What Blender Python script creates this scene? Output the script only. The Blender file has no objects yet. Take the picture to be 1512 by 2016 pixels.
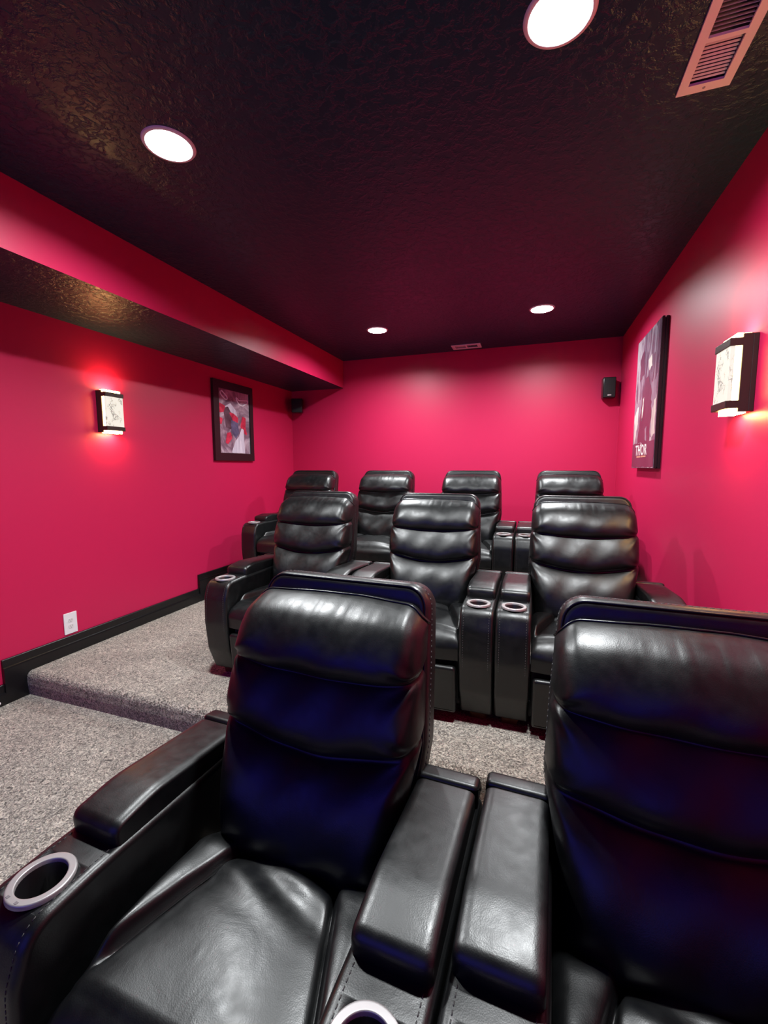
import bpy, bmesh, math, random
from mathutils import Vector, Matrix
random.seed(7)
scene = bpy.context.scene
COL = scene.collection
PI = math.pi

# ------------------------------------------------------------------ camera
H_EYE = 1.435
F_PX, YAW, PITCH, ROLL = 849.15, 0.3321, -0.1049, -0.0021
fw = Vector((-math.sin(YAW) * math.cos(PITCH), math.cos(YAW) * math.cos(PITCH), math.sin(PITCH)))
rt = Vector((math.cos(YAW), math.sin(YAW), 0))
up = rt.cross(fw)
r2 = math.cos(ROLL) * rt + math.sin(ROLL) * up
u2 = -math.sin(ROLL) * rt + math.cos(ROLL) * up
cam = bpy.data.cameras.new('camera')
cam.sensor_fit = 'VERTICAL'
cam.sensor_height = 36.0
cam.lens = F_PX * 36.0 / 2016.0
cam.clip_start = 0.02
co = bpy.data.objects.new('camera', cam)
COL.objects.link(co)
mw = Matrix.Identity(4)
for i in range(3):
    mw[i][0], mw[i][1], mw[i][2] = r2[i], u2[i], -fw[i]
mw[0][3], mw[1][3], mw[2][3] = 0, 0, H_EYE
co.matrix_world = mw
scene.camera = co

# ------------------------------------------------------------------ world, exposure, light levels
w = bpy.data.worlds.new('world'); scene.world = w
w.use_nodes = True
w.node_tree.nodes['Background'].inputs[0].default_value = (0, 0, 0, 1)
scene.view_settings.view_transform = 'Standard'
scene.view_settings.look = 'None'
scene.view_settings.gamma = 1
scene.view_settings.exposure = -0.25
scene.cycles.use_denoising = True
scene.cycles.max_bounces = 8
scene.cycles.diffuse_bounces = 5
scene.cycles.glossy_bounces = 4
scene.cycles.caustics_reflective = False
scene.cycles.caustics_refractive = False
CAN_W = 70.0            # watts of each recessed ceiling light
CAN_COLOR = (0.95, 0.985, 1.0)
SCONCE_E = 30.0         # emission of the glowing sconce glass
SCONCE_COLOR = (1.0, 0.60, 0.20)
SCREEN_E = 1.6          # emission of the projection screen
SCREEN_COLOR = (0.07, 0.06, 0.80)

# ------------------------------------------------------------------ room dimensions (metres)
XL, XR, XS = -3.008, 0.813, -2.270
YB, YF = 5.045, -2.4
ZC, ZS = 2.735, 2.408
F1, F2 = 0.150, 0.284
Y1, Y2 = 1.725, 3.360

# ------------------------------------------------------------------ materials
def mat(name):
    m = bpy.data.materials.new(name); m.use_nodes = True
    nt = m.node_tree
    return m, nt, nt.nodes['Principled BSDF']

def N(nt, kind, **kw):
    n = nt.nodes.new(kind)
    for k, v in kw.items():
        if k in n.inputs: n.inputs[k].default_value = v
        else: setattr(n, k, v)
    return n

def simple(name, col, rough=.5, metal=0, spec=.5):
    m, nt, b = mat(name)
    b.inputs['Base Color'].default_value = (*col, 1)
    b.inputs['Roughness'].default_value = rough
    b.inputs['Metallic'].default_value = metal
    b.inputs['Specular IOR Level'].default_value = spec
    return m

def emit(name, col, e):
    m, nt, b = mat(name)
    b.inputs['Base Color'].default_value = (.02, .02, .02, 1)
    b.inputs['Emission Color'].default_value = (*col, 1)
    b.inputs['Emission Strength'].default_value = e
    return m

def objcoord(nt):
    return N(nt, 'ShaderNodeTexCoord').outputs['Object']

def paint_mat():
    m, nt, b = mat('crimson_wall_paint')
    co_ = objcoord(nt)
    b.inputs['Base Color'].default_value = (0.55, 0.0125, 0.078, 1)
    b.inputs['Roughness'].default_value = .44
    b.inputs['Specular IOR Level'].default_value = .4
    n = N(nt, 'ShaderNodeTexNoise', Scale=220.0, Detail=3.0)
    nt.links.new(co_, n.inputs['Vector'])
    bp = N(nt, 'ShaderNodeBump', Strength=.06, Distance=.002)
    nt.links.new(n.outputs['Fac'], bp.inputs['Height'])
    nt.links.new(bp.outputs['Normal'], b.inputs['Normal'])
    return m

def ceiling_mat():
    m, nt, b = mat('black_textured_ceiling_haze_tint')
    co_ = objcoord(nt)
    b.inputs['Base Color'].default_value = (0.006, 0.030, 0.050, 1)  # blue in the base colour stands in for lens haze over the black
    b.inputs['Roughness'].default_value = .34
    b.inputs['Specular IOR Level'].default_value = .27
    n1 = N(nt, 'ShaderNodeTexNoise', Scale=26.0, Detail=4.0, Roughness=.6, Distortion=.35)
    n2 = N(nt, 'ShaderNodeTexNoise', Scale=90.0, Detail=3.0)
    for n in (n1, n2): nt.links.new(co_, n.inputs['Vector'])
    cr = N(nt, 'ShaderNodeValToRGB')
    cr.color_ramp.elements[0].position = .46; cr.color_ramp.elements[1].position = .60
    nt.links.new(n1.outputs['Fac'], cr.inputs['Fac'])
    mx = N(nt, 'ShaderNodeMath', operation='MULTIPLY_ADD')
    nt.links.new(n2.outputs['Fac'], mx.inputs[0]); mx.inputs[1].default_value = .25
    nt.links.new(cr.outputs['Color'], mx.inputs[2])
    bp = N(nt, 'ShaderNodeBump', Strength=.42, Distance=.005)
    nt.links.new(mx.outputs[0], bp.inputs['Height'])
    nt.links.new(bp.outputs['Normal'], b.inputs['Normal'])
    return m

def carpet_mat():
    m, nt, b = mat('taupe_cut_pile_carpet')
    co_ = objcoord(nt)
    b.inputs['Roughness'].default_value = .95
    b.inputs['Specular IOR Level'].default_value = .1
    b.inputs['Sheen Weight'].default_value = .25
    n1 = N(nt, 'ShaderNodeTexNoise', Scale=46.0, Detail=5.0, Roughness=.75, Distortion=2.4)
    n2 = N(nt, 'ShaderNodeTexNoise', Scale=5.0, Detail=3.0)
    v = N(nt, 'ShaderNodeTexVoronoi', Scale=110.0)
    for n in (n1, n2, v): nt.links.new(co_, n.inputs['Vector'])
    cr = N(nt, 'ShaderNodeValToRGB')
    e = cr.color_ramp.elements
    e[0].position = .38; e[0].color = (.045, .036, .030, 1)
    e[1].position = .60; e[1].color = (.80, .73, .62, 1)
    k = e.new(.48); k.color = (.30, .265, .22, 1)
    nt.links.new(n1.outputs['Fac'], cr.inputs['Fac'])
    mx = N(nt, 'ShaderNodeMix', data_type='RGBA', blend_type='MULTIPLY')
    mx.inputs['Factor'].default_value = .35
    nt.links.new(cr.outputs['Color'], mx.inputs['A'])
    cr2 = N(nt, 'ShaderNodeValToRGB')
    cr2.color_ramp.elements[0].position = .35; cr2.color_ramp.elements[0].color = (.6, .6, .6, 1)
    cr2.color_ramp.elements[1].position = .65
    nt.links.new(n2.outputs['Fac'], cr2.inputs['Fac'])
    nt.links.new(cr2.outputs['Color'], mx.inputs['B'])
    nt.links.new(mx.outputs['Result'], b.inputs['Base Color'])
    ad = N(nt, 'ShaderNodeMath', operation='SUBTRACT')
    nt.links.new(n1.outputs['Fac'], ad.inputs[0]); nt.links.new(v.outputs['Distance'], ad.inputs[1])
    bp = N(nt, 'ShaderNodeBump', Strength=1.0, Distance=.009)
    nt.links.new(ad.outputs[0], bp.inputs['Height'])
    nt.links.new(bp.outputs['Normal'], b.inputs['Normal'])
    return m

def leather_mat():
    m, nt, b = mat('black_grained_leather')
    co_ = objcoord(nt)
    b.inputs['Base Color'].default_value = (.0030, .0034, .0038, 1)
    b.inputs['Specular IOR Level'].default_value = .62
    v = N(nt, 'ShaderNodeTexVoronoi', Scale=420.0)
    n1 = N(nt, 'ShaderNodeTexNoise', Scale=9.0, Detail=4.0, Distortion=.6)
    n2 = N(nt, 'ShaderNodeTexNoise', Scale=30.0, Detail=3.0)
    for n in (v, n1, n2): nt.links.new(co_, n.inputs['Vector'])
    mr = N(nt, 'ShaderNodeMapRange')
    mr.inputs['From Min'].default_value = .3; mr.inputs['From Max'].default_value = .7
    mr.inputs['To Min'].default_value = .34; mr.inputs['To Max'].default_value = .44
    nt.links.new(n2.outputs['Fac'], mr.inputs['Value'])
    nt.links.new(mr.outputs['Result'], b.inputs['Roughness'])
    b1 = N(nt, 'ShaderNodeBump', Strength=.12, Distance=.012)
    nt.links.new(n1.outputs['Fac'], b1.inputs['Height'])
    b2 = N(nt, 'ShaderNodeBump', Strength=.10, Distance=.001)
    nt.links.new(v.outputs['Distance'], b2.inputs['Height'])
    nt.links.new(b1.outputs['Normal'], b2.inputs['Normal'])
    nt.links.new(b2.outputs['Normal'], b.inputs['Normal'])
    return m

def wood_mat():
    m, nt, b = mat('brown_wood_foot')
    co_ = objcoord(nt)
    n = N(nt, 'ShaderNodeTexNoise', Scale=18.0, Detail=4.0, Distortion=2.0)
    nt.links.new(co_, n.inputs['Vector'])
    cr = N(nt, 'ShaderNodeValToRGB')
    cr.color_ramp.elements[0].color = (.05, .018, .009, 1)
    cr.color_ramp.elements[1].color = (.15, .055, .026, 1)
    nt.links.new(n.outputs['Fac'], cr.inputs['Fac'])
    nt.links.new(cr.outputs['Color'], b.inputs['Base Color'])
    b.inputs['Roughness'].default_value = .4
    return m

def print_mat(name, stops, scale, stretch, detail=5.0, dist=1.2, rough=.3):
    m, nt, b = mat(name)
    co_ = objcoord(nt)
    mp = N(nt, 'ShaderNodeMapping'); mp.inputs['Scale'].default_value = stretch
    nt.links.new(co_, mp.inputs['Vector'])
    n = N(nt, 'ShaderNodeTexNoise', Scale=scale, Detail=detail, Roughness=.6, Distortion=dist)
    nt.links.new(mp.outputs['Vector'], n.inputs['Vector'])
    cr = N(nt, 'ShaderNodeValToRGB')
    e = cr.color_ramp.elements
    e[0].position, e[0].color = stops[0][0], (*stops[0][1], 1)
    e[1].position, e[1].color = stops[-1][0], (*stops[-1][1], 1)
    for p_, c_ in stops[1:-1]:
        k = e.new(p_); k.color = (*c_, 1)
    nt.links.new(n.outputs['Fac'], cr.inputs['Fac'])
    nt.links.new(cr.outputs['Color'], b.inputs['Base Color'])
    b.inputs['Roughness'].default_value = rough
    return m

def sconce_glass_mat():
    # lit glass chips: glowing, with a few thin unlit gaps between chips
    m, nt, b = mat('glowing_chipped_glass')
    co_ = objcoord(nt)
    mp = N(nt, 'ShaderNodeMapping'); mp.inputs['Scale'].default_value = (1, 1, .7)
    nt.links.new(co_, mp.inputs['Vector'])
    v = N(nt, 'ShaderNodeTexVoronoi', Scale=75.0, feature='DISTANCE_TO_EDGE')
    n = N(nt, 'ShaderNodeTexNoise', Scale=22.0, Detail=2.0)
    nt.links.new(mp.outputs['Vector'], v.inputs['Vector']); nt.links.new(mp.outputs['Vector'], n.inputs['Vector'])
    ad = N(nt, 'ShaderNodeMath', operation='MULTIPLY_ADD')
    nt.links.new(n.outputs['Fac'], ad.inputs[0]); ad.inputs[1].default_value = .9
    nt.links.new(v.outputs['Distance'], ad.inputs[2])
    cr = N(nt, 'ShaderNodeValToRGB')
    cr.color_ramp.elements[0].position = .41; cr.color_ramp.elements[0].color = (.35, .35, .33, 1)
    cr.color_ramp.elements[1].position = .485
    nt.links.new(ad.outputs[0], cr.inputs['Fac'])
    mu = N(nt, 'ShaderNodeMath', operation='MULTIPLY')
    nt.links.new(cr.outputs['Color'], mu.inputs[0]); mu.inputs[1].default_value = 1.0
    b.inputs['Base Color'].default_value = (.12, .12, .11, 1)
    b.inputs['Emission Color'].default_value = (1.0, .93, .80, 1)
    nt.links.new(mu.outputs[0], b.inputs['Emission Strength'])
    return m

M_WALL = paint_mat(); M_CEIL = ceiling_mat(); M_CARPET = carpet_mat(); M_LEATHER = leather_mat()
M_WOOD = wood_mat()
M_BLACKTRIM = simple('black_satin_trim_paint', (.006, .006, .007), .28)
M_BLACK = simple('black_base', (.008, .008, .009), .6)
M_PIPE = simple('black_cord_piping', (.006, .006, .007), .3)
M_THREAD = simple('grey_thread', (.05, .048, .05), .6)
M_RING = simple('silver_cup_ring', (.38, .36, .36), .38, .45)
M_WELL = simple('dark_cup_well', (.008, .007, .008), .3)
M_BUTTON = simple('ring_button', (.16, .15, .16), .4)
M_WHITE = simple('white_enamel', (.74, .70, .70), .4)
M_WHITEPL = simple('white_plastic', (.80, .77, .79), .35)
M_SLOT = simple('grey_slot', (.22, .21, .22), .8)
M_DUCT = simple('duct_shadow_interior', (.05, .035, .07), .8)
M_BRONZE = simple('dark_bronze_metal', (.045, .034, .028), .42, .6)
M_SPK = simple('black_gloss_cabinet', (.006, .006, .007), .22)
M_GRILLE = simple('black_cloth_grille', (.012, .013, .014), .85)
M_FRAME = simple('black_picture_frame', (.008, .008, .009), .35)
M_LOGO = simple('pale_logo', (.7, .7, .7), .4)
M_LENS = emit('lit_frosted_lens', CAN_COLOR, 14.0)
M_SC_IN = emit('lit_sconce_diffuser', SCONCE_COLOR, SCONCE_E)
M_SC_END = emit('bare_lamp_at_open_end', SCONCE_COLOR, SCONCE_E * 5.0)
M_SC_GLASS = sconce_glass_mat()
M_SCREEN = emit('blue_projected_picture', SCREEN_COLOR, SCREEN_E)

# ------------------------------------------------------------------ mesh helpers
def link_mesh(name, bm, m, parent=None, smooth=True, loc=None):
    outward(bm)
    me = bpy.data.meshes.new(name)
    bm.to_mesh(me); bm.free()
    for mm in (m if isinstance(m, (list, tuple)) else [m]): me.materials.append(mm)
    if smooth:
        for p_ in me.polygons: p_.use_smooth = True
    o = bpy.data.objects.new(name, me)
    COL.objects.link(o)
    if parent is not None: o.parent = parent
    if loc is not None: o.location = loc
    return o

def tag(o, label=None, cat=None, group=None, kind=None):
    if label: o['label'] = label
    if cat: o['category'] = cat
    if group: o['group'] = group
    if kind: o['kind'] = kind
    return o

def empty(name, loc=(0, 0, 0), rz=0):
    o = bpy.data.objects.new(name, None); COL.objects.link(o)
    o.empty_display_size = .1
    o.location = loc; o.rotation_euler = (0, 0, rz)
    return o

def add_box(bm, x0, x1, y0, y1, z0, z1, mi=0, bevel=0):
    vs = [bm.verts.new((x, y, z)) for x in (x0, x1) for y in (y0, y1) for z in (z0, z1)]
    fs = []
    for q in ((0, 1, 3, 2), (4, 6, 7, 5), (0, 4, 5, 1), (2, 3, 7, 6), (0, 2, 6, 4), (1, 5, 7, 3)):
        f = bm.faces.new([vs[i] for i in q]); f.material_index = mi; fs.append(f)
    if bevel:
        es = list({e for f in fs for e in f.edges})
        bmesh.ops.bevel(bm, geom=es, offset=bevel, segments=3, profile=.5, affect='EDGES')
    return fs

def quad(bm, pts, mi=0):
    f = bm.faces.new([bm.verts.new(p_) for p_ in pts]); f.material_index = mi
    return f

def rpoly(pts, seg=6):
    """closed polygon of (a, b, radius) with filleted corners"""
    out = []
    n = len(pts)
    for i in range(n):
        p0 = Vector(pts[i - 1][:2]); p1 = Vector(pts[i][:2]); p2 = Vector(pts[(i + 1) % n][:2])
        r = pts[i][2]
        a = (p0 - p1); b = (p2 - p1)
        la, lb = a.length, b.length
        a.normalize(); b.normalize()
        ang = a.angle(b)
        if r <= 0 or ang > PI - .01:
            out.append(p1); continue
        t = min(r / math.tan(ang / 2), la * .48, lb * .48)
        rr = t * math.tan(ang / 2)
        bis = (a + b).normalized()
        c = p1 + bis * (rr / math.sin(ang / 2))
        s = p1 + a * t - c; e = p1 + b * t - c
        a0 = math.atan2(s.y, s.x); a1 = math.atan2(e.y, e.x)
        d = (a1 - a0 + PI) % (2 * PI) - PI
        for k in range(seg + 1):
            th = a0 + d * k / seg
            out.append(c + rr * Vector((math.cos(th), math.sin(th))))
    return out

def resample(loop, step):
    out = []
    n = len(loop)
    for i in range(n):
        a, b = loop[i], loop[(i + 1) % n]
        L = (b - a).length
        k = max(1, int(round(L / step)))
        for j in range(k): out.append(a + (b - a) * (j / k))
    return out

def loop_normals(loop):
    n = len(loop)
    area = sum(loop[i].x * loop[(i + 1) % n].y - loop[(i + 1) % n].x * loop[i].y for i in range(n))
    s = 1 if area > 0 else -1
    out = []
    for i in range(n):
        d = (loop[(i + 1) % n] - loop[i - 1])
        d.normalize()
        out.append(Vector((d.y, -d.x)) * s)
    return out

def slab(bm, loop, d0, d1, bi, bd, fn, seg=5, mi=0):
    """a rounded slab: 2D loop swept from depth d0 to d1, edges rounded (inset bi, depth bd); fn(a, b, d) -> xyz"""
    nr = loop_normals(loop)
    n = len(loop)
    prof = [(bi * 1.06 + .0012, d0)]
    for k in range(seg + 1):
        t = k / seg * PI / 2
        prof.append((bi * (1 - math.sin(t)), d0 + bd * (1 - math.cos(t))))
    for k in range(seg + 1):
        t = (seg - k) / seg * PI / 2
        prof.append((bi * (1 - math.sin(t)), d1 - bd * (1 - math.cos(t))))
    prof.append((bi * 1.06 + .0012, d1))
    rings = []
    for ins, d in prof:
        rings.append([bm.verts.new(fn(*(loop[i] - nr[i] * ins), d)) for i in range(n)])
    for r0, r1 in zip(rings, rings[1:]):
        for i in range(n):
            f = bm.faces.new((r0[i], r0[(i + 1) % n], r1[(i + 1) % n], r1[i])); f.material_index = mi
    for r in (rings[0], rings[-1]):
        f = bm.faces.new(r); f.material_index = mi

def tube(bm, pts, rad, closed=False, sides=6, mi=0):
    pts = [Vector(p_) for p_ in pts]
    n = len(pts)
    rings = []
    prev = None
    for i, p_ in enumerate(pts):
        a = pts[i - 1] if (i > 0 or closed) else pts[i]
        b = pts[(i + 1) % n] if (i < n - 1 or closed) else pts[i]
        t = (b - a).normalized()
        ref = prev if prev is not None else (Vector((0, 0, 1)) if abs(t.z) < .9 else Vector((1, 0, 0)))
        e1 = (ref - t * ref.dot(t))
        if e1.length < 1e-6: e1 = t.orthogonal()
        e1.normalize(); prev = e1
        e2 = t.cross(e1)
        rings.append([bm.verts.new(p_ + rad * (math.cos(2 * PI * k / sides) * e1 + math.sin(2 * PI * k / sides) * e2)) for k in range(sides)])
    m_ = n if closed else n - 1
    for i in range(m_):
        r0, r1 = rings[i], rings[(i + 1) % n]
        for k in range(sides):
            f = bm.faces.new((r0[k], r0[(k + 1) % sides], r1[(k + 1) % sides], r1[k])); f.material_index = mi
    if not closed:
        bm.faces.new(rings[0][::-1]); bm.faces.new(rings[-1])

def stitches(bm, pts, length=.007, gap=.005, rad=.0011):
    """a run of short thread dashes along a polyline"""
    pts = [Vector(p_) for p_ in pts]
    segs = [(pts[i + 1] - pts[i]).length for i in range(len(pts) - 1)]
    tot = sum(segs)
    def at(s):
        for i, L in enumerate(segs):
            if s <= L or i == len(segs) - 1:
                return pts[i] + (pts[i + 1] - pts[i]) * min(1, s / max(L, 1e-9))
            s -= L
    s = gap
    while s + length < tot:
        tube(bm, [at(s), at(s + length / 2), at(s + length)], rad, sides=4)
        s += length + gap

def lathe(bm, prof, seg=32, cx=0, cy=0, mi=0, close=False):
    rings = []
    for r, z in prof:
        rings.append([bm.verts.new((cx + r * math.cos(2 * PI * k / seg), cy + r * math.sin(2 * PI * k / seg), z)) for k in range(seg)])
    rr = list(zip(rings, rings[1:])) + ([(rings[-1], rings[0])] if close else [])
    for r0, r1 in rr:
        for k in range(seg):
            f = bm.faces.new((r0[k], r0[(k + 1) % seg], r1[(k + 1) % seg], r1[k])); f.material_index = mi
    return rings

def outward(bm):
    bmesh.ops.recalc_face_normals(bm, faces=bm.faces)
    if bm.calc_volume(signed=True) < 0:
        bmesh.ops.reverse_faces(bm, faces=bm.faces)

def cut(o, cutters):
    """subtract closed meshes from an object, keeping the result as plain geometry"""
    tmp = []
    for bm in cutters:
        outward(bm)
        me = bpy.data.meshes.new('cutter'); bm.to_mesh(me); bm.free()
        c = bpy.data.objects.new('cutter', me); COL.objects.link(c); tmp.append(c)
        md = o.modifiers.new('cut', 'BOOLEAN'); md.operation = 'DIFFERENCE'; md.object = c; md.solver = 'EXACT'
    bpy.context.view_layer.update()
    dg = bpy.context.evaluated_depsgraph_get()
    me = bpy.data.meshes.new_from_object(o.evaluated_get(dg))
    o.modifiers.clear()
    old = o.data; o.data = me
    bpy.data.meshes.remove(old)
    for c in tmp:
        md = c.data; bpy.data.objects.remove(c); bpy.data.meshes.remove(md)

def cylinder_bm(r, x, y, z0, z1, seg=48):
    bm = bmesh.new()
    rr = lathe(bm, [(r, z0), (r, z1)], seg, cx=x, cy=y)
    bm.faces.new(rr[0]); bm.faces.new(rr[-1])
    return bm

# ------------------------------------------------------------------ room shell
def structure(name, bm, m, label, cat, smooth=False):
    o = link_mesh(name, bm, m, smooth=smooth)
    return tag(o, label, cat, None, 'structure')

T = .12
bm = bmesh.new(); add_box(bm, XL - T, XL, YF, YB, 0, ZC)
structure('wall_left', bm, M_WALL, 'crimson left wall under the dropped soffit', 'wall')
bm = bmesh.new(); add_box(bm, XR, XR + T, YF, YB, 0, ZC)
structure('wall_right', bm, M_WALL, 'crimson right wall running to the back corner', 'wall')
bm = bmesh.new(); add_box(bm, XL - T, XR + T, YB, YB + T, 0, ZC)
structure('wall_back', bm, M_WALL, 'crimson back wall behind the highest row of seats', 'wall')
bm = bmesh.new(); add_box(bm, XL - T, XR + T, YF - T, YF, 0, ZC)
structure('wall_front', bm, M_BLACK, 'black front wall carrying the screen', 'wall')
bm = bmesh.new(); add_box(bm, XL - T, XR + T, YF - T, YB + T, ZC, ZC + T)
CAN_XY = [(-1.44, 1.51), (.03, 1.485), (-1.455, 4.035), (.025, 3.960)]
ceil = structure('ceiling', bm, M_CEIL, 'black textured ceiling with recessed lights', 'ceiling')
VENTS = [(.432, .590, 1.500, 1.912), (-.885, -.575, 4.800, 4.960)]
def box_bm(*a):
    b_ = bmesh.new(); add_box(b_, *a); return b_
cut(ceil, [cylinder_bm(.086, x, y, ZC - .05, ZC + .06) for x, y in CAN_XY] + [box_bm(v[0] + .022, v[1] - .022, v[2] + .022, v[3] - .022, ZC - .05, ZC + .07) for v in VENTS])
bm = bmesh.new()
for f in add_box(bm, XL, XS, YF, YB, ZS, ZC, 0):
    c = f.calc_center_median()
    if abs(c.z - ZS) < 1e-4: f.material_index = 1
structure('ceiling_soffit', bm, [M_WALL, M_CEIL], 'dropped soffit along the left wall, crimson face and black underside', 'soffit')
bm = bmesh.new(); add_box(bm, XL - T, XR + T, YF - T, YB + T, -T, 0)
structure('floor', bm, M_CARPET, 'lowest carpeted floor level in the foreground', 'floor')

def platform(name, y0, y1, z0, z1, label):
    r = .035
    prof = [Vector((y0 + .006, z0)), Vector((y0, z0 + (z1 - z0) * .45))]
    for k in range(9):
        t = k / 8 * PI / 2
        prof.append(Vector((y0 + r - r * math.cos(t) * 1.0, z1 - r + r * math.sin(t))))
    prof += [Vector((y1, z1)), Vector((y1, z0))]
    bm = bmesh.new()
    a = [bm.verts.new((XL + .001, p_.x, p_.y)) for p_ in prof]
    b = [bm.verts.new((XR - .001, p_.x, p_.y)) for p_ in prof]
    n = len(prof)
    for i in range(n):
        bm.faces.new((a[i], a[(i + 1) % n], b[(i + 1) % n], b[i]))
    bm.faces.new(a); bm.faces.new(b)
    return structure(name, bm, M_CARPET, label, 'floor')
platform('floor_middle_tier', Y1, YB, 0, F1, 'carpeted middle seating tier with a rounded step edge')
platform('floor_upper_tier', Y2, YB, F1, F2, 'carpeted upper seating tier at the back')

def baseboard(name, side, spans, label):
    """spans: (y0, y1, z0, z1) pieces; a thicker lower board and thin upper board"""
    bm = bmesh.new()
    for (y0, y1, z0, z1) in spans:
        s = 1 if side == 'left' else -1
        X = XL if side == 'left' else XR
        prof = [(0, z0), (.024, z0), (.024, z1 - .060), (.022, z1 - .052), (.014, z1 - .048), (.014, z1 - .003), (.012, z1), (0, z1)]
        a = [bm.verts.new((X + s * px_, y0, pz)) for px_, pz in prof]
        b = [bm.verts.new((X + s * px_, y1, pz)) for px_, pz in prof]
        n = len(prof)
        for i in range(n): bm.faces.new((a[i], a[(i + 1) % n], b[(i + 1) % n], b[i]))
        bm.faces.new(a); bm.faces.new(b)
    return structure(name, bm, M_BLACKTRIM, label, 'baseboard')
BH = .124
YJ1, YJ2 = 1.606, 3.24
baseboard('baseboard_left', 'left', [(YF, YJ1, 0, BH), (YJ1, Y1 + .01, 0, F1 + BH), (Y1 + .01, YJ2, F1 - .02, F1 + BH), (YJ2, Y2 + .01, F1 - .02, F2 + BH), (Y2 + .01, YB, F2 - .02, F2 + BH)],
          'black stepped baseboard along the left wall')
baseboard('baseboard_right', 'right', [(YF, YJ1, 0, BH), (YJ1, Y1 + .01, 0, F1 + BH), (Y1 + .01, YJ2, F1 - .02, F1 + BH), (YJ2, Y2 + .01, F1 - .02, F2 + BH), (Y2 + .01, YB, F2 - .02, F2 + BH)],
          'black stepped baseboard along the right wall')
bm = bmesh.new(); add_box(bm, XL + .02, XR - .02, YB - .016, YB, F2 - .01, F2 + BH)
structure('baseboard_back', bm, M_BLACKTRIM, 'black baseboard along the back wall', 'baseboard')

for nm, x0, x1 in (('added_panel_1', XL, XL + .03), ('added_panel_2', XR - .03, XR)):  # unseen black panels, added to keep red wall reflections out of the front leather
    bm = bmesh.new(); add_box(bm, x0, x1, YF, -.75, .0, ZS - .002)
    structure(nm, bm, M_BLACK, 'added black panel on the ' + ('left' if x0 < -1 else 'right') + ' wall beside the screen, against red reflections', 'added wall panel')

# ------------------------------------------------------------------ recliner
HW_IN, HW_OUT = .258, .420      # inner and outer x of an arm

def interp(tab, x):
    if x <= tab[0][0]: return tab[0][1]
    for (a, fa), (b, fb) in zip(tab, tab[1:]):
        if x <= b:
            t = (x - a) / (b - a)
            return fa + (fb - fa) * t
    return tab[-1][1]

def smooth01(t):
    t = max(0, min(1, t)); return t * t * (3 - 2 * t)

# plane of the backrest (y behind the cup holder) against height
YP = [(.38, .335), (.46, .352), (.73, .425), (.90, .452), (1.03, .515), (1.10, .555)]
HWB = [(.38, .236), (.56, .247), (.64, .260), (.75, .282), (.82, .280), (.90, .276), (1.0, .270), (1.09, .266)]

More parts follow.
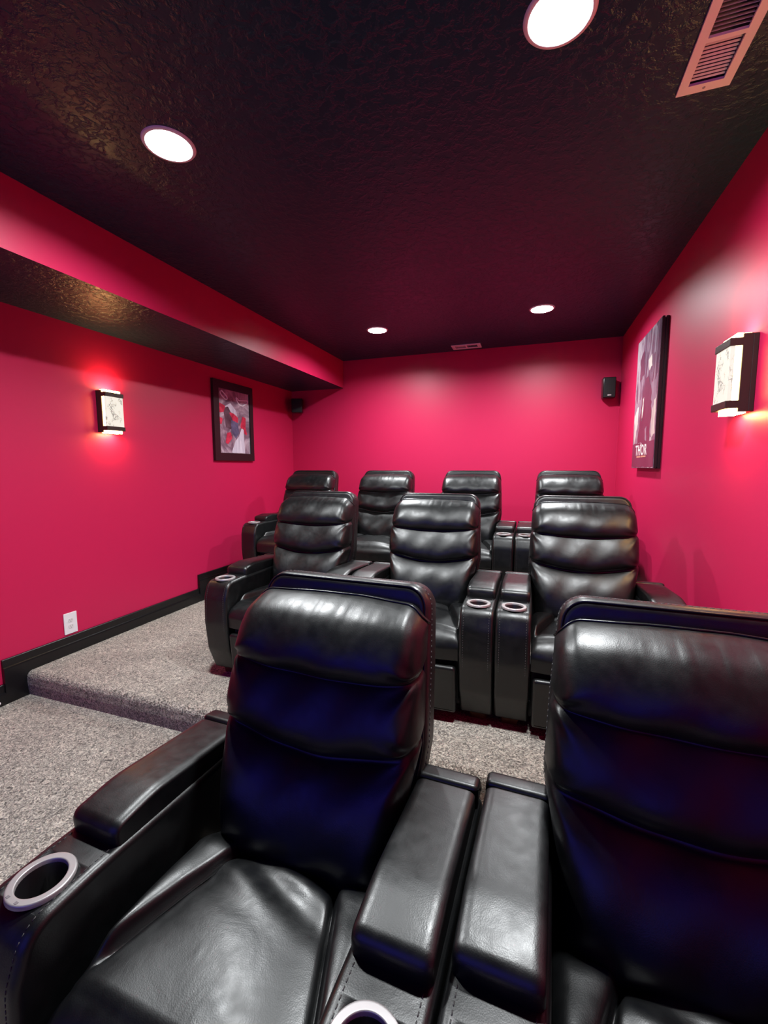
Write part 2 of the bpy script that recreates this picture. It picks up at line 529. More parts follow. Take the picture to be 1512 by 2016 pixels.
def back_cushion_mesh():
    bm = bmesh.new()
    nu = 72
    top_e, s1_e, s2_e, bot_e = 1.080, .915, .755, .40
    panels = [(0, 30), (1, 32), (2, 36)]
    rows = []
    rnd = random.Random(3)
    ph = [rnd.uniform(0, 6.28) for _ in range(8)]
    def seam(k, u):
        au = abs(u)
        if k == 0: return top_e - .012 * au ** 2 - .046 * max(0, (au - .78) / .22) ** 2.4
        if k == 1: return s1_e - .020 * (1 - u * u)
        if k == 2: return s2_e - .046 * (1 - u * u)
        return bot_e
    us = [math.sin(PI / 2 * max(-1, min(1, (i / nu * 2 - 1)))) * .45 + (i / nu * 2 - 1) * .55 for i in range(nu + 1)]
    for k, nt_ in panels:
        for j in range(nt_ + (1 if k == 2 else 0)):
            t = j / nt_
            # finer sampling near the seams
            t = t * .6 + (.5 - .5 * math.cos(PI * t)) * .4
            row = []
            for u in us:
                au = abs(u)
                z0, z1 = seam(k, u), seam(k + 1, u)
                edge = max(0, 1 - au ** 9) ** .7
                B = (.060, .050, .072)[k]
                p_ = (1.0, 1.25, .85)[k]
                f = max(0, math.sin(PI * t ** p_)) ** (.58, .62, .72)[k]
                z = z0 + (z1 - z0) * t
                droop = (.012, .018, .010)[k] * math.sin(PI * t) * edge
                zz = z - droop
                y = interp(YP, z) - B * f * edge
                # cushion side wraps back to the shell
                y += .045 * au ** 22
                if k == 0:
                    y += .035 * (1 - min(1, t / .20)) ** 2.0
                if k == 2 and t > .82:
                    y += .02 * ((t - .82) / .18) ** 2
                # gathers along the top seam
                if k == 0:
                    g = math.exp(-((t - .10) / .10) ** 2)
                    y += .0015 * g * (math.sin(u * 38 + ph[0] + 1.5 * math.sin(u * 7)) + .8 * math.sin(u * 67 + ph[1])) * edge * (.55 + .45 * math.sin(u * 4 + 1))
                    if au > .72:
                        y += .0042 * g * math.sin((au - .72) * 70 + ph[2]) * (au - .72) / .28 * (1 if u > 0 else .8)
                # pinches where the seams meet the sides
                for kk, zs_ in ((1, s1_e), (2, s2_e)):
                    d = math.hypot((1 - au) * .27, z - zs_)
                    if d < .11:
                        a_ = math.atan2(z - zs_, (1 - au) * .27 + .004)
                        y += .0050 * (1 - d / .11) * math.sin(a_ * 9 + ph[3 + kk] + (1 if u > 0 else 0)) * min(1, (1 - au) * 14)
                # soft irregular folds
                y += .0022 * math.sin(u * 5.1 + z * 23 + ph[5]) * edge + .0016 * math.sin(u * 11 - z * 31 + ph[6]) * edge
                x = u * interp(HWB, z)
                # notch at the sides of the seams
                nz = min(abs(z - s1_e), abs(z - s2_e))
                x -= math.copysign(.009 * math.exp(-(nz / .012) ** 2) * au ** 8, u)
                row.append(bm.verts.new((x, y, zz)))
            rows.append(row)
    # wrap: back ring on the shell plane
    for r0, r1 in zip(rows, rows[1:]):
        for i in range(nu):
            bm.faces.new((r0[i], r0[i + 1], r1[i + 1], r1[i]))
    # side strips going back into the shell
    for i in (0, nu):
        col = [r[i] for r in rows]
        back = [bm.verts.new((v.co.x * .96, v.co.y + .085, v.co.z)) for v in col]
        for a in range(len(col) - 1):
            bm.faces.new((col[a], col[a + 1], back[a + 1], back[a]))
    tp = rows[0]
    back = [bm.verts.new((v.co.x * .97, v.co.y + .07, v.co.z - .012)) for v in tp]
    for i in range(nu): bm.faces.new((tp[i], tp[i + 1], back[i + 1], back[i]))
    top_line = [Vector(v.co) + Vector((0, -.001, .001)) for v in tp]
    return bm, top_line

def shell_frame(x, s, d):
    """s: height-like coordinate along the reclined back; d: depth behind the front face of the shell"""
    y = interp([(.05, .43), (.40, .455), (.66, .500), (.88, .550), (1.02, .592), (1.14, .625)], s)
    return (x, y + d, s - d * .22)

def shell_outline():
    pts = [(-.262, .30, .02), (.262, .30, .02), (.262, .56, .1), (.282, .72, .15), (.274, .90, .3), (.258, 1.118, .066), (-.258, 1.118, .066), (-.274, .90, .3), (-.282, .72, .15), (-.262, .56, .1)]
    return resample(rpoly(pts, 8), .03)

def ARM_PROFILE():
    pts = [(-.030, .050, .015), (-.088, .19, .12), (-.108, .36, .2), (-.103, .51, .12), (-.070, .603, .062), (.06, .609, .2), (.56, .603, .05), (.62, .50, .1), (.60, .055, .02)]
    return resample(rpoly(pts, 8), .035)

def make_recliner():
    root = empty('theater_recliner')
    # base and feet
    bm = bmesh.new()
    add_box(bm, -.40, .40, .03, .58, .045, .13, bevel=.008)
    link_mesh('base', bm, M_BLACK, root)
    for sx in (-1, 1):
        for yy in (.0, .54):
            bm = bmesh.new()
            loop = rpoly([(-.045, -.035, .008), (.045, -.035, .008), (.045, .035, .008), (-.045, .035, .008)], 3)
            n = len(loop)
            a = [bm.verts.new((p_.x * .86, p_.y * .86, 0)) for p_ in loop]
            b = [bm.verts.new((p_.x, p_.y, .056)) for p_ in loop]
            for i in range(n): bm.faces.new((a[i], a[(i + 1) % n], b[(i + 1) % n], b[i]))
            bm.faces.new(a); bm.faces.new(b)
            link_mesh('foot', bm, M_WOOD, root, loc=(sx * .345, yy + .045, 0), smooth=False)
    prof = ARM_PROFILE()
    right_arm = None
    for sx in (1, -1):
        bm = bmesh.new()
        slab(bm, prof, HW_IN, HW_OUT, .016, .016, lambda a, b, d: (d, a, b))
        arm = link_mesh('arm', bm, M_LEATHER, root)
        if sx == 1:
            cut(arm, [cylinder_bm(.0455, (HW_IN + HW_OUT) / 2, 0, .535, .70, 40)])
            right_arm = arm
        else:
            me = right_arm.data.copy()
            for v in me.vertices: v.co.x = -v.co.x
            me.flip_normals()
            arm.data = me
        # welted edge seams along front and top of the arm
        nr = loop_normals(prof)
        for d in (HW_IN + .009, HW_OUT - .009):
            bm = bmesh.new()
            path = [(sx * d, (prof[i] - nr[i] * .005).x, (prof[i] - nr[i] * .005).y) for i in range(len(prof))
                    if prof[i].x < .55 and not (prof[i].y < .06)]
            tube(bm, path, .0030, sides=6)
            link_mesh('piping', bm, M_PIPE, arm)
        for d in (HW_IN + .021, HW_OUT - .021):
            bm = bmesh.new()
            path = [(sx * d, (prof[i] + nr[i] * .0002).x, (prof[i] + nr[i] * .0002).y) for i in range(len(prof))
                    if prof[i].x < .12 and prof[i].y > .30]
            stitches(bm, path)
            link_mesh('stitching', bm, M_THREAD, arm)
        # padded armrest behind the cup holder
        c = (HW_IN + HW_OUT) / 2
        hw = .073
        pp = resample(rpoly([(.104, .596, .018), (.100, .655, .026), (.21, .672, .3), (.505, .652, .01), (.505, .596, .004)], 7), .03)
        bm = bmesh.new()
        slab(bm, pp, c - hw, c + hw, .012, .024, lambda a, b, d: (sx * d, a, b), seg=7)
        pad = link_mesh('armrest_pad', bm, M_LEATHER, root)
        for d in (c - hw + .016, c + hw - .016):
            bm = bmesh.new()
            path = [(sx * d, .1055, .634), (sx * d, .1100, .6495), (sx * d, .120, .6565), (sx * d, .165, .6628), (sx * d, .21, .6668), (sx * d, .29, .6640), (sx * d, .37, .6592), (sx * d, .500, .6500)]
            stitches(bm, path, .008, .005, .0012)
            link_mesh('stitching', bm, M_THREAD, pad)
        bm = bmesh.new()
        pe = resample(rpoly([(.508, .596, .004), (.508, .657, .012), (.560, .650, .03), (.585, .62, .02), (.585, .596, .004)], 5), .03)
        slab(bm, pe, c - hw - .004, c + hw + .004, .012, .014, lambda a, b, d: (sx * d, a, b))
        link_mesh('armrest_end', bm, M_LEATHER, root)
        # cup holder ring and well
        bm = bmesh.new()
        zt = .609
        lathe(bm, [(.0425, zt - .010), (.0432, zt + .004), (.0440, zt + .0053), (.0452, zt + .0056), (.0465, zt + .0056), (.0545, zt + .0056), (.0562, zt + .0056), (.0578, zt + .0050), (.0588, zt + .0030), (.0592, zt - .004)], 48, cx=sx * c)
        cup = link_mesh('cup_holder', bm, M_RING, root)
        bm = bmesh.new()
        rr = lathe(bm, [(.0436, zt - .002), (.0422, zt - .004), (.040, zt - .075), (.036, zt - .079)], 40, cx=sx * c)
        bm.faces.new(rr[-1])
        link_mesh('cup_well', bm, M_WELL, cup)
        for ang in (-1.9, -1.35):
            bm = bmesh.new()
            bx, by = sx * c + .0525 * math.cos(ang), .0525 * math.sin(ang)
            add_box(bm, bx - .0035, bx + .0035, by - .0025, by + .0025, zt + .0045, zt + .0062)
            link_mesh('light_button', bm, M_BUTTON, cup, smooth=False)
    # seat cushion: lengthwise centre panel between two bolsters, rolling over the front edge
    bm = bmesh.new()
    path = []
    for k in range(31):                                   # top
        t = k / 30
        y = .372 - t * .395
        z = .432 + .040 * smooth01((.372 - y) / .10) + .010 * math.sin(PI * t)
        path.append((y, z, 0, 1))
    cy_, cz_, rr_ = -.023, .397, .070
    for k in range(1, 13):                                # front roll
        a = PI / 2 + k / 12 * PI * .5
        path.append((cy_ + rr_ * math.cos(a), cz_ + rr_ * math.sin(a), k / 12, 1 - k / 12))
    for k in range(1, 13):
        path.append((cy_ - rr_ + .004 * k / 12, cz_ - .060 * k / 12, 1, 0))
    path.append((cy_ - rr_ + .03, cz_ - .072, 1, 0))
    nu = 80
    W = .255
    grid = []
    for (y, z, fr, tp) in path:
        row = []
        sw = .122 + max(0, .345 - max(y, -.02)) * .33
        cols = [W - (W - sw) * (1 - (1 - k_ / 14) ** 1.6) for k_ in range(14)] + [sw * (1 - (k_ / 26) ** 1.35) for k_ in range(26)]
        cols = [-c_ for c_ in cols] + [0] + cols[::-1]
        for i, x in enumerate(cols):
            u = x / W
            au = abs(x)
            # groove between centre panel and bolsters fades towards the front
            g = math.exp(-((au - sw) / .0075) ** 2)
            fade = smooth01((y + .01) / .06) if fr == 0 else 0
            h = -.022 * g * fade
            if au < sw: h += .018 * (1 - (au / sw) ** 4) * tp
            else:
                q = (au - sw) / max(.02, (W - sw))
                h += (.030 * math.sin(PI * min(1, q * .70 + .15)) ** .6) * fade
            h -= .020 * max(0, (au - .230) / .025) ** 2
            # leather folds near the back of the seat
            if fr == 0 and y > .13:
                k_ = smooth01((y - .13) / .16)
                h += k_ * (.0075 * math.sin(y * 62 + x * 14 + 1.6 + 1.2 * math.sin(x * 9)) * (1 if au < sw else 0) + .0022 * math.sin(y * 40 + 1.0) * (1 if au > sw + .012 else 0))
            h += .002 * math.sin(x * 21 + y * 13) * tp
            yy = y - (.012 * (1 - (u ** 4)) if fr > 0 else 0) * fr
            row.append(bm.verts.new((x, yy, z + h * (1 if fr == 0 else tp))))
        grid.append(row)
    for r0, r1 in zip(grid, grid[1:]):
        for i in range(nu): bm.faces.new((r0[i], r0[i + 1], r1[i + 1], r1[i]))
    # underside
    for i in (0, nu):
        col = [r[i] for r in grid]
        low = [bm.verts.new((v.co.x, max(v.co.y, -.07), .32)) for v in col]
        for a in range(len(col) - 1):
            try: bm.faces.new((col[a], col[a + 1], low[a + 1], low[a]))
            except ValueError: pass
    seat = link_mesh('seat_cushion', bm, M_LEATHER, root)
    for sx in (-1, 1):
        bm = bmesh.new()
        pts = []
        for k in range(18):
            y = .335 - k / 17 * .315
            sw = .122 + (.345 - y) * .33
            t = (.372 - y) / .395
            z = .432 + .040 * smooth01((.372 - y) / .10) + .010 * math.sin(PI * t) - .010
            pts.append((sx * (sw + .002), y, z))
        tube(bm, pts, .0035, sides=6)
        link_mesh('piping', bm, M_PIPE, seat)
    # footrest panel below the seat front
    bm = bmesh.new()
    loop = resample(rpoly([(-.246, .058, .014), (.246, .058, .014), (.246, .308, .022), (-.246, .308, .022)], 5), .03)
    slab(bm, loop, -.090, -.045, .016, .018, lambda a, b, d: (a, d + (.10 - b) * .10, b))
    foot = link_mesh('footrest', bm, M_LEATHER, root)
    bm = bmesh.new()
    add_box(bm, -.25, .25, -.040, .40, .10, .36)
    link_mesh('seat_frame', bm, M_BLACK, root, smooth=False)
    # backrest: padded shell and three-panel cushion
    ol = shell_outline()
    bm = bmesh.new()
    slab(bm, ol, 0, .105, .022, .030, shell_frame, seg=6)
    shell = link_mesh('backrest_shell', bm, M_LEATHER, root)
    bm = bmesh.new()
    nr = loop_normals(ol)
    start = [i for i in range(len(ol)) if ol[i].y > .62]
    # order so that the run is continuous from one side over the top to the other
    run = sorted(start, key=lambda i: (math.atan2(ol[i].y - .75, ol[i].x) + PI / 2) % (2 * PI))
    tube(bm, [shell_frame(*(ol[i] - nr[i] * .010), .004) for i in run], .0032)
    link_mesh('piping', bm, M_PIPE, shell)
    bm = bmesh.new()
    stitches(bm, [shell_frame(*(ol[i] + nr[i] * .0002), .036) for i in run], .008, .006, .0012)
    link_mesh('stitching', bm, M_THREAD, shell)
    bm, line = back_cushion_mesh()
    cush = link_mesh('back_cushion', bm, M_LEATHER, root)
    bm = bmesh.new()
    tube(bm, line, .0032)
    link_mesh('piping', bm, M_PIPE, cush)
    return root

def copy_tree(o, parent=None):
    c = o.copy(); COL.objects.link(c)
    if parent is not None:
        c.parent = parent
    for ch in list(o.children): copy_tree(ch, c)
    return c

W_CH = .847
seats = []
X_F, X_M, X_B = -.104, -.151, -.124
TH_F = -.042        # the two nearest chairs are not quite square to the room
seats.append((-.540, .503, 0, 'black leather recliner nearest the camera, whole backrest in view at lower left', 'recliners in the nearest row'))
seats.append((.306, .500, 0, 'black leather recliner at lower right corner, cut off by the photo edge', 'recliners in the nearest row'))
seats.append((X_M - 1.5 * W_CH, 2.125, F1, 'black leather recliner at the left end of the middle row beside the open carpet', 'recliners in the middle row'))
seats.append((X_M - .5 * W_CH, 2.12, F1, 'black leather recliner in the centre of the middle row of three', 'recliners in the middle row'))
seats.append((X_M + .5 * W_CH, 2.12, F1, 'black leather recliner at the right end of the middle row near the right wall', 'recliners in the middle row'))
seats.append((X_B - 2.5 * W_CH, 3.56, F2, 'black leather recliner at the left end of the back row against the left wall', 'recliners in the back row'))
seats.append((X_B - 1.5 * W_CH, 3.56, F2, 'black leather recliner second from left in the back row', 'recliners in the back row'))
seats.append((X_B - .5 * W_CH, 3.56, F2, 'black leather recliner third from left in the back row, right cup ring in view', 'recliners in the back row'))
seats.append((X_B + .5 * W_CH, 3.56, F2, 'black leather recliner at the right end of the back row, only its headrest in view', 'recliners in the back row'))
proto = make_recliner()
for i, (x, y, z, label, group) in enumerate(seats):
    o = proto if i == 0 else copy_tree(proto)
    o.location = (x, y, z)
    o.rotation_euler = (0, 0, TH_F if i < 2 else 0)
    tag(o, label, 'recliner', group)
for ch in proto.children:      # the nearest seat's outer arm stands a little further out
    xs = [c_[0] for c_ in ch.bound_box]
    if ch.name.split('.')[0] in ('arm', 'armrest_pad', 'armrest_end', 'cup_holder') and max(xs) < 0: ch.location.x -= .030

# ------------------------------------------------------------------ recessed ceiling lights
def make_can(x, y, label):
    root = empty('recessed_ceiling_light', (x, y, ZC))
    tag(root, label, 'ceiling light', 'recessed lights in the black ceiling')
    bm = bmesh.new()
    lathe(bm, [(.081, .028), (.0835, .010), (.0845, -.003), (.087, -.006), (.098, -.005), (.102, 0), (.102, .002), (.0858, .002), (.0858, .030)], 56, close=True)
    link_mesh('trim_ring', bm, M_WHITE, root)
    bm = bmesh.new()
    rr = lathe(bm, [(.0840, .028), (.0840, .026), (.06, .0245), (.03, .0235)], 48)
    bm.faces.new(rr[-1]); bm.faces.new(rr[0])
    link_mesh('lens', bm, M_LENS, root)
    l = bpy.data.lights.new('can_lamp', 'AREA'); l.shape = 'DISK'; l.size = .155
    l.energy = CAN_W; l.color = CAN_COLOR; l.spread = PI
    lo = bpy.data.objects.new('can_lamp', l); COL.objects.link(lo)
    lo.parent = root; lo.location = (0, 0, .0225)
for x, y, label in [(-1.44, 1.51, 'round recessed ceiling light at upper left, nearer the soffit'),
                    (.03, 1.485, 'round recessed ceiling light at the top edge beside the large vent'),
                    (-1.455, 4.035, 'left of the two small recessed ceiling lights near the back wall'),
                    (.025, 3.960, 'right of the two small recessed ceiling lights near the back wall')]:
    make_can(x, y, label)

# ------------------------------------------------------------------ wall sconces
def make_sconce(loc, rz, label):
    """local: wall plane at y=0, light faces -y, x along the wall"""
    root = empty('wall_sconce', loc, rz)
    tag(root, label, 'wall lamp', 'sconces with chipped glass')
    h = .155; wd = .070
    bm = bmesh.new(); add_box(bm, -wd - .004, wd + .004, -.020, 0, -h + .004, h - .004, bevel=.003)
    link_mesh('backplate', bm, M_BRONZE, root, smooth=False)
    bm = bmesh.new(); add_box(bm, -wd + .012, wd - .012, -.052, -.020, -h, h)
    add_box(bm, -wd + .003, wd - .003, -.070, -.052, -h, h)
    for f in bm.faces:
        if abs(abs(f.calc_center_median().z) - h) < 1e-4: f.material_index = 1
    link_mesh('inner_diffuser', bm, [M_SC_IN, M_SC_END], root, smooth=False)
    for s in (-1, 1):
        bm = bmesh.new()
        zc = s * (h - .034)
        add_box(bm, -wd - .004, wd + .004, -.096, -.080, zc - .015, zc + .015, bevel=.002)
        link_mesh('metal_band', bm, M_BRONZE, root, smooth=False)
        for sx in (-1, 1):
            bm = bmesh.new()
            x0, x1 = sorted((sx * (wd + .004), sx * (wd - .004)))
            add_box(bm, x0, x1, -.082, -.050, zc - .015, zc + .015)
            link_mesh('band_arm', bm, M_BRONZE, root, smooth=False)
    bm = bmesh.new(); add_box(bm, -wd + .001, wd - .001, -.092, -.074, -h + .044, h - .044, bevel=.003)
    link_mesh('glass_panel', bm, M_SC_GLASS, root, smooth=False)
    for sx in (-1, 1):
        bm = bmesh.new()
        x0, x1 = sorted((sx * (wd + .004), sx * (wd - .006)))
        add_box(bm, x0, x1, -.052, -.018, -h + .004, h - .004, bevel=.002)
        link_mesh('side_rail', bm, M_BRONZE, root, smooth=False)
    return root
make_sconce((XL, 2.408, 1.838), PI / 2, 'glowing bronze and glass sconce on the left wall under the soffit')
make_sconce((XR, 2.185, 1.800), -PI / 2, 'glowing bronze and glass sconce on the right wall at the photo edge')

# ------------------------------------------------------------------ ceiling vents
def make_vent(x0, x1, y0, y1, long_axis, banks, label, tilt=1):
    cx, cy = (x0 + x1) / 2, (y0 + y1) / 2
    L, Wd = (y1 - y0, x1 - x0) if long_axis == 'y' else (x1 - x0, y1 - y0)
    root = empty('ceiling_vent', (cx, cy, ZC), 0 if long_axis == 'x' else PI / 2)
    tag(root, label, 'air vent')
    bd = .028
    bm = bmesh.new()
    a_, b_ = L / 2 - .0222, Wd / 2 - .0222
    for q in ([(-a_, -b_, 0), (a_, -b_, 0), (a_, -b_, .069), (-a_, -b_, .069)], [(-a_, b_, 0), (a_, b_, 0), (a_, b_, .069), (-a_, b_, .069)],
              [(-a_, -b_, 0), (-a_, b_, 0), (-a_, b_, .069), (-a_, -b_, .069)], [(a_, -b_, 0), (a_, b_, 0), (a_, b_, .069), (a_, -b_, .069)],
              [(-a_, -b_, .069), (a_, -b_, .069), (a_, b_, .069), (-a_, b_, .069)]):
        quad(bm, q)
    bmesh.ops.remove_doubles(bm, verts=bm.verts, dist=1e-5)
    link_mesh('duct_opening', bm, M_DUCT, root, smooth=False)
    bm = bmesh.new()
    for (a0, a1, b0, b1) in ((-L / 2, L / 2, -Wd / 2, -Wd / 2 + bd), (-L / 2, L / 2, Wd / 2 - bd, Wd / 2), (-L / 2, -L / 2 + bd * 1.3, -Wd / 2 + bd, Wd / 2 - bd),
                             (L / 2 - bd * 1.3, L / 2, -Wd / 2 + bd, Wd / 2 - bd), (-.008, .008, -Wd / 2 + bd, Wd / 2 - bd)):
        add_box(bm, a0, a1, b0, b1, -.008, .0)
    link_mesh('face_frame', bm, M_WHITE, root, smooth=False)
    half = L / 2 - bd * 1.3 - .008
    for s in (-1, 1):
        n = banks
        for k in range(n):
            c = s * (.008 + half * (k + .5) / n)
            bm = bmesh.new()
            d = half / n * (.17 if s > 0 else .27)
            sl = (.0016 if s > 0 else .0060) * s * tilt
            q = [(c - d, -Wd / 2 + bd, .0055 + sl), (c + d, -Wd / 2 + bd, .0055 - sl), (c + d, Wd / 2 - bd, .0055 - sl), (c - d, Wd / 2 - bd, .0055 + sl)]
            lo = [bm.verts.new(p_) for p_ in q]
            hi = [bm.verts.new((p_[0], p_[1], p_[2] + .0012)) for p_ in q]
            bm.faces.new(lo); bm.faces.new(hi)
            for i in range(4): bm.faces.new((lo[i], lo[(i + 1) % 4], hi[(i + 1) % 4], hi[i]))
            link_mesh('louver', bm, M_WHITE, root, smooth=False)
    for s in (-1, 1):
        bm = bmesh.new()
        lathe(bm, [(.0045, -.008), (.004, -.0098), (.001, -.0104)], 12, cx=s * (L / 2 - .017), cy=0)
        link_mesh('screw', bm, M_RING, root)
    return root
make_vent(.432, .590, 1.500, 1.912, 'y', 11, 'large white ceiling vent at the top right corner')
make_vent(-.885, -.575, 4.800, 4.960, 'x', 8, 'small pinkish ceiling vent near the back wall')

# ------------------------------------------------------------------ speakers
def make_speaker(loc, rz, wd, h, dp, label, logo):
    root = empty('satellite_speaker', loc, rz)
    tag(root, label, 'speaker', 'small black speakers high on the wall')
    bm = bmesh.new(); add_box(bm, -wd / 2, wd / 2, -dp, -.02, 0, h, bevel=.008)
    link_mesh('cabinet', bm, M_SPK, root)
    bm = bmesh.new(); add_box(bm, -wd / 2 + .006, wd / 2 - .006, -dp - .006, -dp + .002, .006, h - .006, bevel=.004)
    g = link_mesh('grille', bm, M_GRILLE, root)
    if logo:
        bm = bmesh.new(); add_box(bm, -.017, .017, -dp - .0075, -dp - .005, .022, .031, bevel=.001)
        link_mesh('badge', bm, M_LOGO, g, smooth=False)
    bm = bmesh.new(); add_box(bm, -.025, .025, -.022, 0, h * .3, h * .7)
    link_mesh('wall_bracket', bm, M_BLACK, root, smooth=False)
    return root
make_speaker((.690, YB, 2.118), .05, .118, .205, .12, 'small black speaker on the back wall near the right corner', True)
make_speaker((-2.905, YB - .02, 2.118), .38, .135, .175, .13, 'small glossy black speaker in the back left corner under the soffit', False)

# ------------------------------------------------------------------ framed posters
def poly(bm, pts, y, mi=0):
    f = bm.faces.new([bm.verts.new((p_[0], y, p_[1])) for p_ in pts]); f.material_index = mi
    return f

M_ART_GREY = print_mat('mauve_grey_print', [(.28, (.05, .03, .05)), (.45, (.22, .15, .20)), (.56, (.45, .36, .42)), (.72, (.72, .66, .72))], 5.0, (1, 1, .8), 6.0, 1.5)
M_ART_RED = print_mat('red_print_ink', [(.3, (.30, .01, .03)), (.7, (.80, .06, .12))], 9.0, (1, 1, 1))
M_ART_NAVY = print_mat('navy_print_ink', [(.3, (.03, .035, .07)), (.7, (.16, .17, .30))], 9.0, (1, 1, 1))
M_ART_DARK = print_mat('dark_print_ink', [(.3, (.03, .02, .03)), (.7, (.16, .10, .13))], 9.0, (1, 1, 1))
M_ART_PALE = print_mat('pale_print_ink', [(.3, (.46, .44, .54)), (.7, (.78, .76, .84))], 7.0, (5, 1, .4))
M_LOOP_WHITE = simple('matte_white', (.92, .90, .93), .4)

root = empty('framed_picture', (XL, 3.848, 1.500), PI / 2)
tag(root, 'collage print of red, navy and white shapes in a black frame on the left wall', 'framed picture')
FW, FH = .630, .800
bm = bmesh.new()
bd = .078
for (a0, a1, b0, b1) in ((-FW / 2, FW / 2, 0, bd), (-FW / 2, FW / 2, FH - bd, FH), (-FW / 2, -FW / 2 + bd, bd, FH - bd), (FW / 2 - bd + .02, FW / 2, bd, FH - bd)):
    add_box(bm, a0, a1, -.028, 0, b0, b1)
link_mesh('frame', bm, M_FRAME, root, smooth=False)
bm = bmesh.new(); add_box(bm, -FW / 2 + bd - .004, FW / 2 - bd + .024, -.014, -.002, bd - .004, FH - bd + .004)
pr = link_mesh('print', bm, M_ART_GREY, root, smooth=False)
PW, PH = FW - 2 * bd + .02, FH - 2 * bd
def P(u, v): return (-PW / 2 + .01 + u * PW, bd + (1 - v) * PH)
def blob(name, pts, m, lift):
    bm = bmesh.new()
    loop = rpoly([(*P(*q), .012) for q in pts], 4)
    poly(bm, loop, -.0142 - lift)
    return link_mesh(name, bm, m, pr, smooth=False)
blob('print_shape', [(.16, .28), (.38, .20), (.55, .30), (.60, .40), (.46, .36)], M_ART_PALE, .0001)
blob('print_shape', [(.14, .30), (.30, .26), (.44, .40), (.40, .62), (.22, .60), (.18, .44)], M_ART_DARK, .0002)
blob('print_shape', [(.30, .34), (.48, .36), (.62, .42), (.60, .52), (.46, .50), (.40, .42)], M_ART_RED, .0003)
blob('print_shape', [(.38, .46), (.60, .50), (.64, .66), (.52, .76), (.38, .66)], M_ART_NAVY, .0004)
blob('print_shape', [(.02, .22), (.22, .26), (.16, .36), (.03, .38)], M_ART_RED, .0005)
blob('print_shape', [(.0, .44), (.13, .46), (.08, .56), (.0, .54)], M_ART_RED, .0006)
blob('print_shape', [(.76, .38), (.88, .40), (.86, .56), (.92, .70), (.80, .66), (.68, .56)], M_ART_RED, .0007)
blob('print_shape', [(.24, .68), (.36, .66), (.40, .76), (.26, .86), (.18, .84)], M_ART_RED, .0008)
blob('print_shape', [(.72, .58), (.80, .60), (.80, .80), (.82, .995), (.36, .995), (.50, .80), (.62, .72)], M_ART_PALE, .0009)
for pts in ([(.06, .05), (.12, .03), (.26, .10), (.30, .15), (.22, .155), (.10, .10)],
            [(.54, .07), (.66, .13), (.94, .10), (.97, .14), (.78, .21), (.66, .20), (.60, .15)]):
    bm = bmesh.new()
    loop = rpoly([(*P(*q), .02) for q in pts], 5)
    tube(bm, [(q.x, -.0150, q.y) for q in loop], .0070, closed=True)
    link_mesh('white_loop', bm, M_LOOP_WHITE, pr)  # closed white outline laid over the print

M_ART_SMOKE = print_mat('smoky_plum_print', [(.32, (.07, .035, .065)), (.48, (.19, .12, .17)), (.60, (.40, .34, .38)), (.72, (.66, .62, .60))], 3.2, (2.2, 1, .55), 6.0, 1.3, .22)
M_ART_PLUM = print_mat('plum_print_ink', [(.3, (.085, .028, .055)), (.7, (.16, .06, .10))], 6.0, (1, 1, .5), rough=.22)
M_ART_CREAM = print_mat('cream_print_ink', [(.3, (.42, .38, .36)), (.7, (.80, .77, .68))], 6.0, (4, 1, .4), rough=.22)
root = empty('movie_poster', (XR, 3.735, 1.418), -PI / 2)
tag(root, 'tall smoky plum poster lettered THOR in a thick black frame on the right wall', 'poster')
PWD, PHT = .690, 1.000
bm = bmesh.new()
add_box(bm, -PWD / 2, PWD / 2, -.018, -.002, 0, PHT)
add_box(bm, -PWD / 2 + .008, PWD / 2 - .008, -.026, -.018, .008, PHT - .008)
add_box(bm, -PWD / 2, PWD / 2, -.040, -.026, 0, PHT)
link_mesh('frame', bm, M_FRAME, root, smooth=False)
bm = bmesh.new(); add_box(bm, -PWD / 2 + .004, PWD / 2 - .004, -.0425, -.0395, .004, PHT - .004)
pr = link_mesh('print', bm, M_ART_SMOKE, root, smooth=False)
def P(u, v): return (-PWD / 2 + u * PWD, (1 - v) * PHT)
def blob(name, pts, m, lift):
    bm = bmesh.new()
    loop = rpoly([(*P(*q), .02) for q in pts], 4)
    poly(bm, loop, -.0427 - lift)
    return link_mesh(name, bm, m, pr, smooth=False)
def ragged(pts, m, lift, jit=.022, sub=5, seed=1):
    # torn-edged ink patch: polygon edges broken into short uneven steps
    rn = random.Random(seed)
    out = []
    for i_, a in enumerate(pts):
        b = pts[(i_ + 1) % len(pts)]
        for k in range(sub):
            t = k / sub
            out.append((min(.992, max(.008, a[0] + (b[0] - a[0]) * t + rn.uniform(-jit, jit))), min(.992, max(.008, a[1] + (b[1] - a[1]) * t + rn.uniform(-jit, jit) * .6))))
    bm = bmesh.new()
    poly(bm, [Vector(P(*q)) for q in out], -.0427 - lift)
    return link_mesh('print_shape', bm, m, pr, smooth=False)
M_ART_MID = print_mat('mauve_print_ink', [(.3, (.16, .11, .16)), (.7, (.34, .28, .34))], 7.0, (3, 1, .5), rough=.22)
ragged([(.03, .50), (.34, .46), (.30, .62), (.12, .80), (.03, .80)], M_ART_MID, .0001, seed=2)
ragged([(.04, .58), (.20, .52), (.20, .66), (.07, .80)], M_ART_CREAM, .0002, seed=3)
ragged([(.72, .42), (.97, .36), (.98, .78), (.80, .79)], M_ART_MID, .00025, seed=4)
ragged([(.80, .58), (.96, .50), (.97, .77), (.84, .78)], M_ART_CREAM, .0003, seed=5)
ragged([(.44, .34), (.58, .32), (.74, .44), (.80, .60), (.76, .81), (.24, .81), (.32, .62), (.38, .46)], M_ART_PLUM, .0004, seed=6)
ragged([(.56, .22), (.70, .19), (.72, .27), (.62, .30)], M_ART_CREAM, .00045, .012, 4, seed=7)
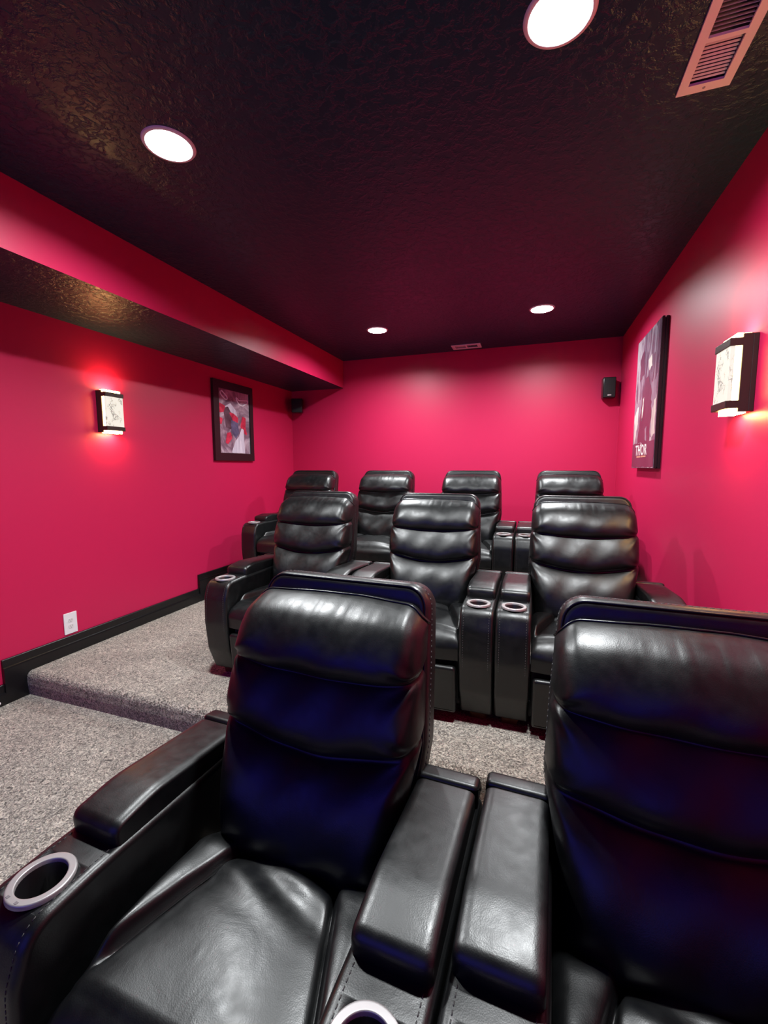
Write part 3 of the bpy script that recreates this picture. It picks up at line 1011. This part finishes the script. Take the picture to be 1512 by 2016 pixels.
ragged([(.76, .04), (.86, .03), (.84, .20), (.78, .20)], M_ART_MID, .0005, .012, 4, seed=8)
ragged([(.18, .16), (.36, .10), (.40, .28), (.22, .34)], M_ART_PLUM, .00055, seed=9)
ragged([(.40, .48), (.45, .47), (.43, .60), (.38, .64)], M_ART_CREAM, .0006, .010, 4, seed=10)
ragged([(.56, .71), (.63, .69), (.65, .80), (.60, .80)], M_ART_MID, .0007, .012, 4, seed=11)
ragged([(.010, .81), (.990, .80), (.990, .990), (.010, .990)], M_ART_PLUM, .0008, .010, 9, seed=12)
def lettering(name, body, u, v, size, m, off=0, sx=1.0):
    c = bpy.data.curves.new(name, 'FONT')
    c.body = body; c.size = size; c.align_x = 'CENTER'; c.align_y = 'CENTER'; c.offset = off; c.extrude = .0004; c.space_character = 1.12
    o = bpy.data.objects.new(name, c); COL.objects.link(o)
    c.materials.append(m)
    o.parent = pr
    x, z = P(u, v)
    bpy.context.view_layer.update()
    me = bpy.data.meshes.new_from_object(o.evaluated_get(bpy.context.evaluated_depsgraph_get()))
    bpy.data.objects.remove(o); bpy.data.curves.remove(c)
    me.materials.clear(); me.materials.append(m)
    o = bpy.data.objects.new(name, me); COL.objects.link(o); o.parent = pr
    o.location = (x, -.0440, z); o.rotation_euler = (PI / 2, 0, 0); o.scale = (sx, 1, 1)
    return o
M_TITLE = simple('cream_title_ink', (.82, .70, .68), .4)
M_SUB = simple('orange_subtitle_ink', (.75, .36, .24), .4)
lettering('title_lettering', 'THOR', .44, .866, .108, M_TITLE, .0022, 1.12)
# the line under the title, too small to read in the photograph: a row of short strokes
bm = bmesh.new()
rnd = random.Random(5)
u = .25
while u < .66:
    wv = rnd.uniform(.008, .016)
    if not (.43 < u < .455):
        x0, z0 = P(u, .918); x1, z1 = P(u + wv, .906)
        add_box(bm, x0, x1, -.0446, -.0438, z0, z1)
    u += wv + .006
link_mesh('subtitle_strokes', bm, M_SUB, pr, smooth=False)
bm = bmesh.new()
x, z = P(.44, .818)
add_box(bm, x - .014, x + .014, -.0446, -.0438, z - .010, z + .006)
link_mesh('title_mark', bm, M_TITLE, pr, smooth=False)

# ------------------------------------------------------------------ wall outlet and door stop
root = empty('power_outlet', (XL, 2.030, .360), PI / 2)
tag(root, 'white duplex power outlet low on the left wall above the baseboard', 'outlet')
bm = bmesh.new(); add_box(bm, -.045, .045, -.007, 0, -.074, .074, bevel=.003)
link_mesh('cover_plate', bm, M_WHITEPL, root, smooth=False)
for s in (-1, 1):
    bm = bmesh.new()
    loop = rpoly([(-.017, -.015, .012), (.017, -.015, .012), (.017, .015, .012), (-.017, .015, .012)], 5)
    a = [bm.verts.new((p_.x, -.0068, p_.y + s * .021)) for p_ in loop]
    b = [bm.verts.new((p_.x, -.0090, p_.y + s * .021)) for p_ in loop]
    for i in range(len(loop)): bm.faces.new((a[i], a[(i + 1) % len(a)], b[(i + 1) % len(a)], b[i]))
    bm.faces.new(b)
    rc = link_mesh('receptacle', bm, M_WHITE, root, smooth=False)
    bm = bmesh.new()
    for sx in (-1, 1): add_box(bm, sx * .007 - .0013, sx * .007 + .0013, -.0093, -.0085, s * .021 - .002, s * .021 + .008)
    add_box(bm, -.0025, .0025, -.0093, -.0085, s * .021 - .011, s * .021 - .006)
    link_mesh('slots', bm, M_SLOT, rc, smooth=False)

root = empty('door_stop', (XL + .02, 1.530, .055))
tag(root, 'tiny white tipped door stop on the black baseboard at the left edge', 'door stop')
root.rotation_euler = (0, PI / 2, 0)
bm = bmesh.new()
lathe(bm, [(.010, 0), (.010, .006), (.004, .008), (.004, .060)], 16)
link_mesh('stem', bm, M_RING, root)
bm = bmesh.new()
rr = lathe(bm, [(.007, .056), (.009, .060), (.009, .072), (.006, .076)], 16)
bm.faces.new(rr[-1]); bm.faces.new(rr[0])
link_mesh('rubber_tip', bm, M_WHITEPL, root)

# ------------------------------------------------------------------ projection screen the rows face (out of view; its blue picture shows in the leather)
root = empty('projection_screen', (-1.0975, YF, 0), PI)
tag(root, 'wide screen showing a blue picture on the front wall facing the rows', 'screen')
bm = bmesh.new(); add_box(bm, -1.78, 1.78, -.040, -.030, .62, 2.50)
link_mesh('picture', bm, M_SCREEN, root, smooth=False)
bm = bmesh.new()
for (a0, a1, b0, b1) in ((-1.84, 1.84, .56, .62), (-1.84, 1.84, 2.50, 2.56), (-1.84, -1.78, .62, 2.50), (1.78, 1.84, .62, 2.50)):
    add_box(bm, a0, a1, -.05, 0, b0, b1)
link_mesh('bezel', bm, M_FRAME, root, smooth=False)
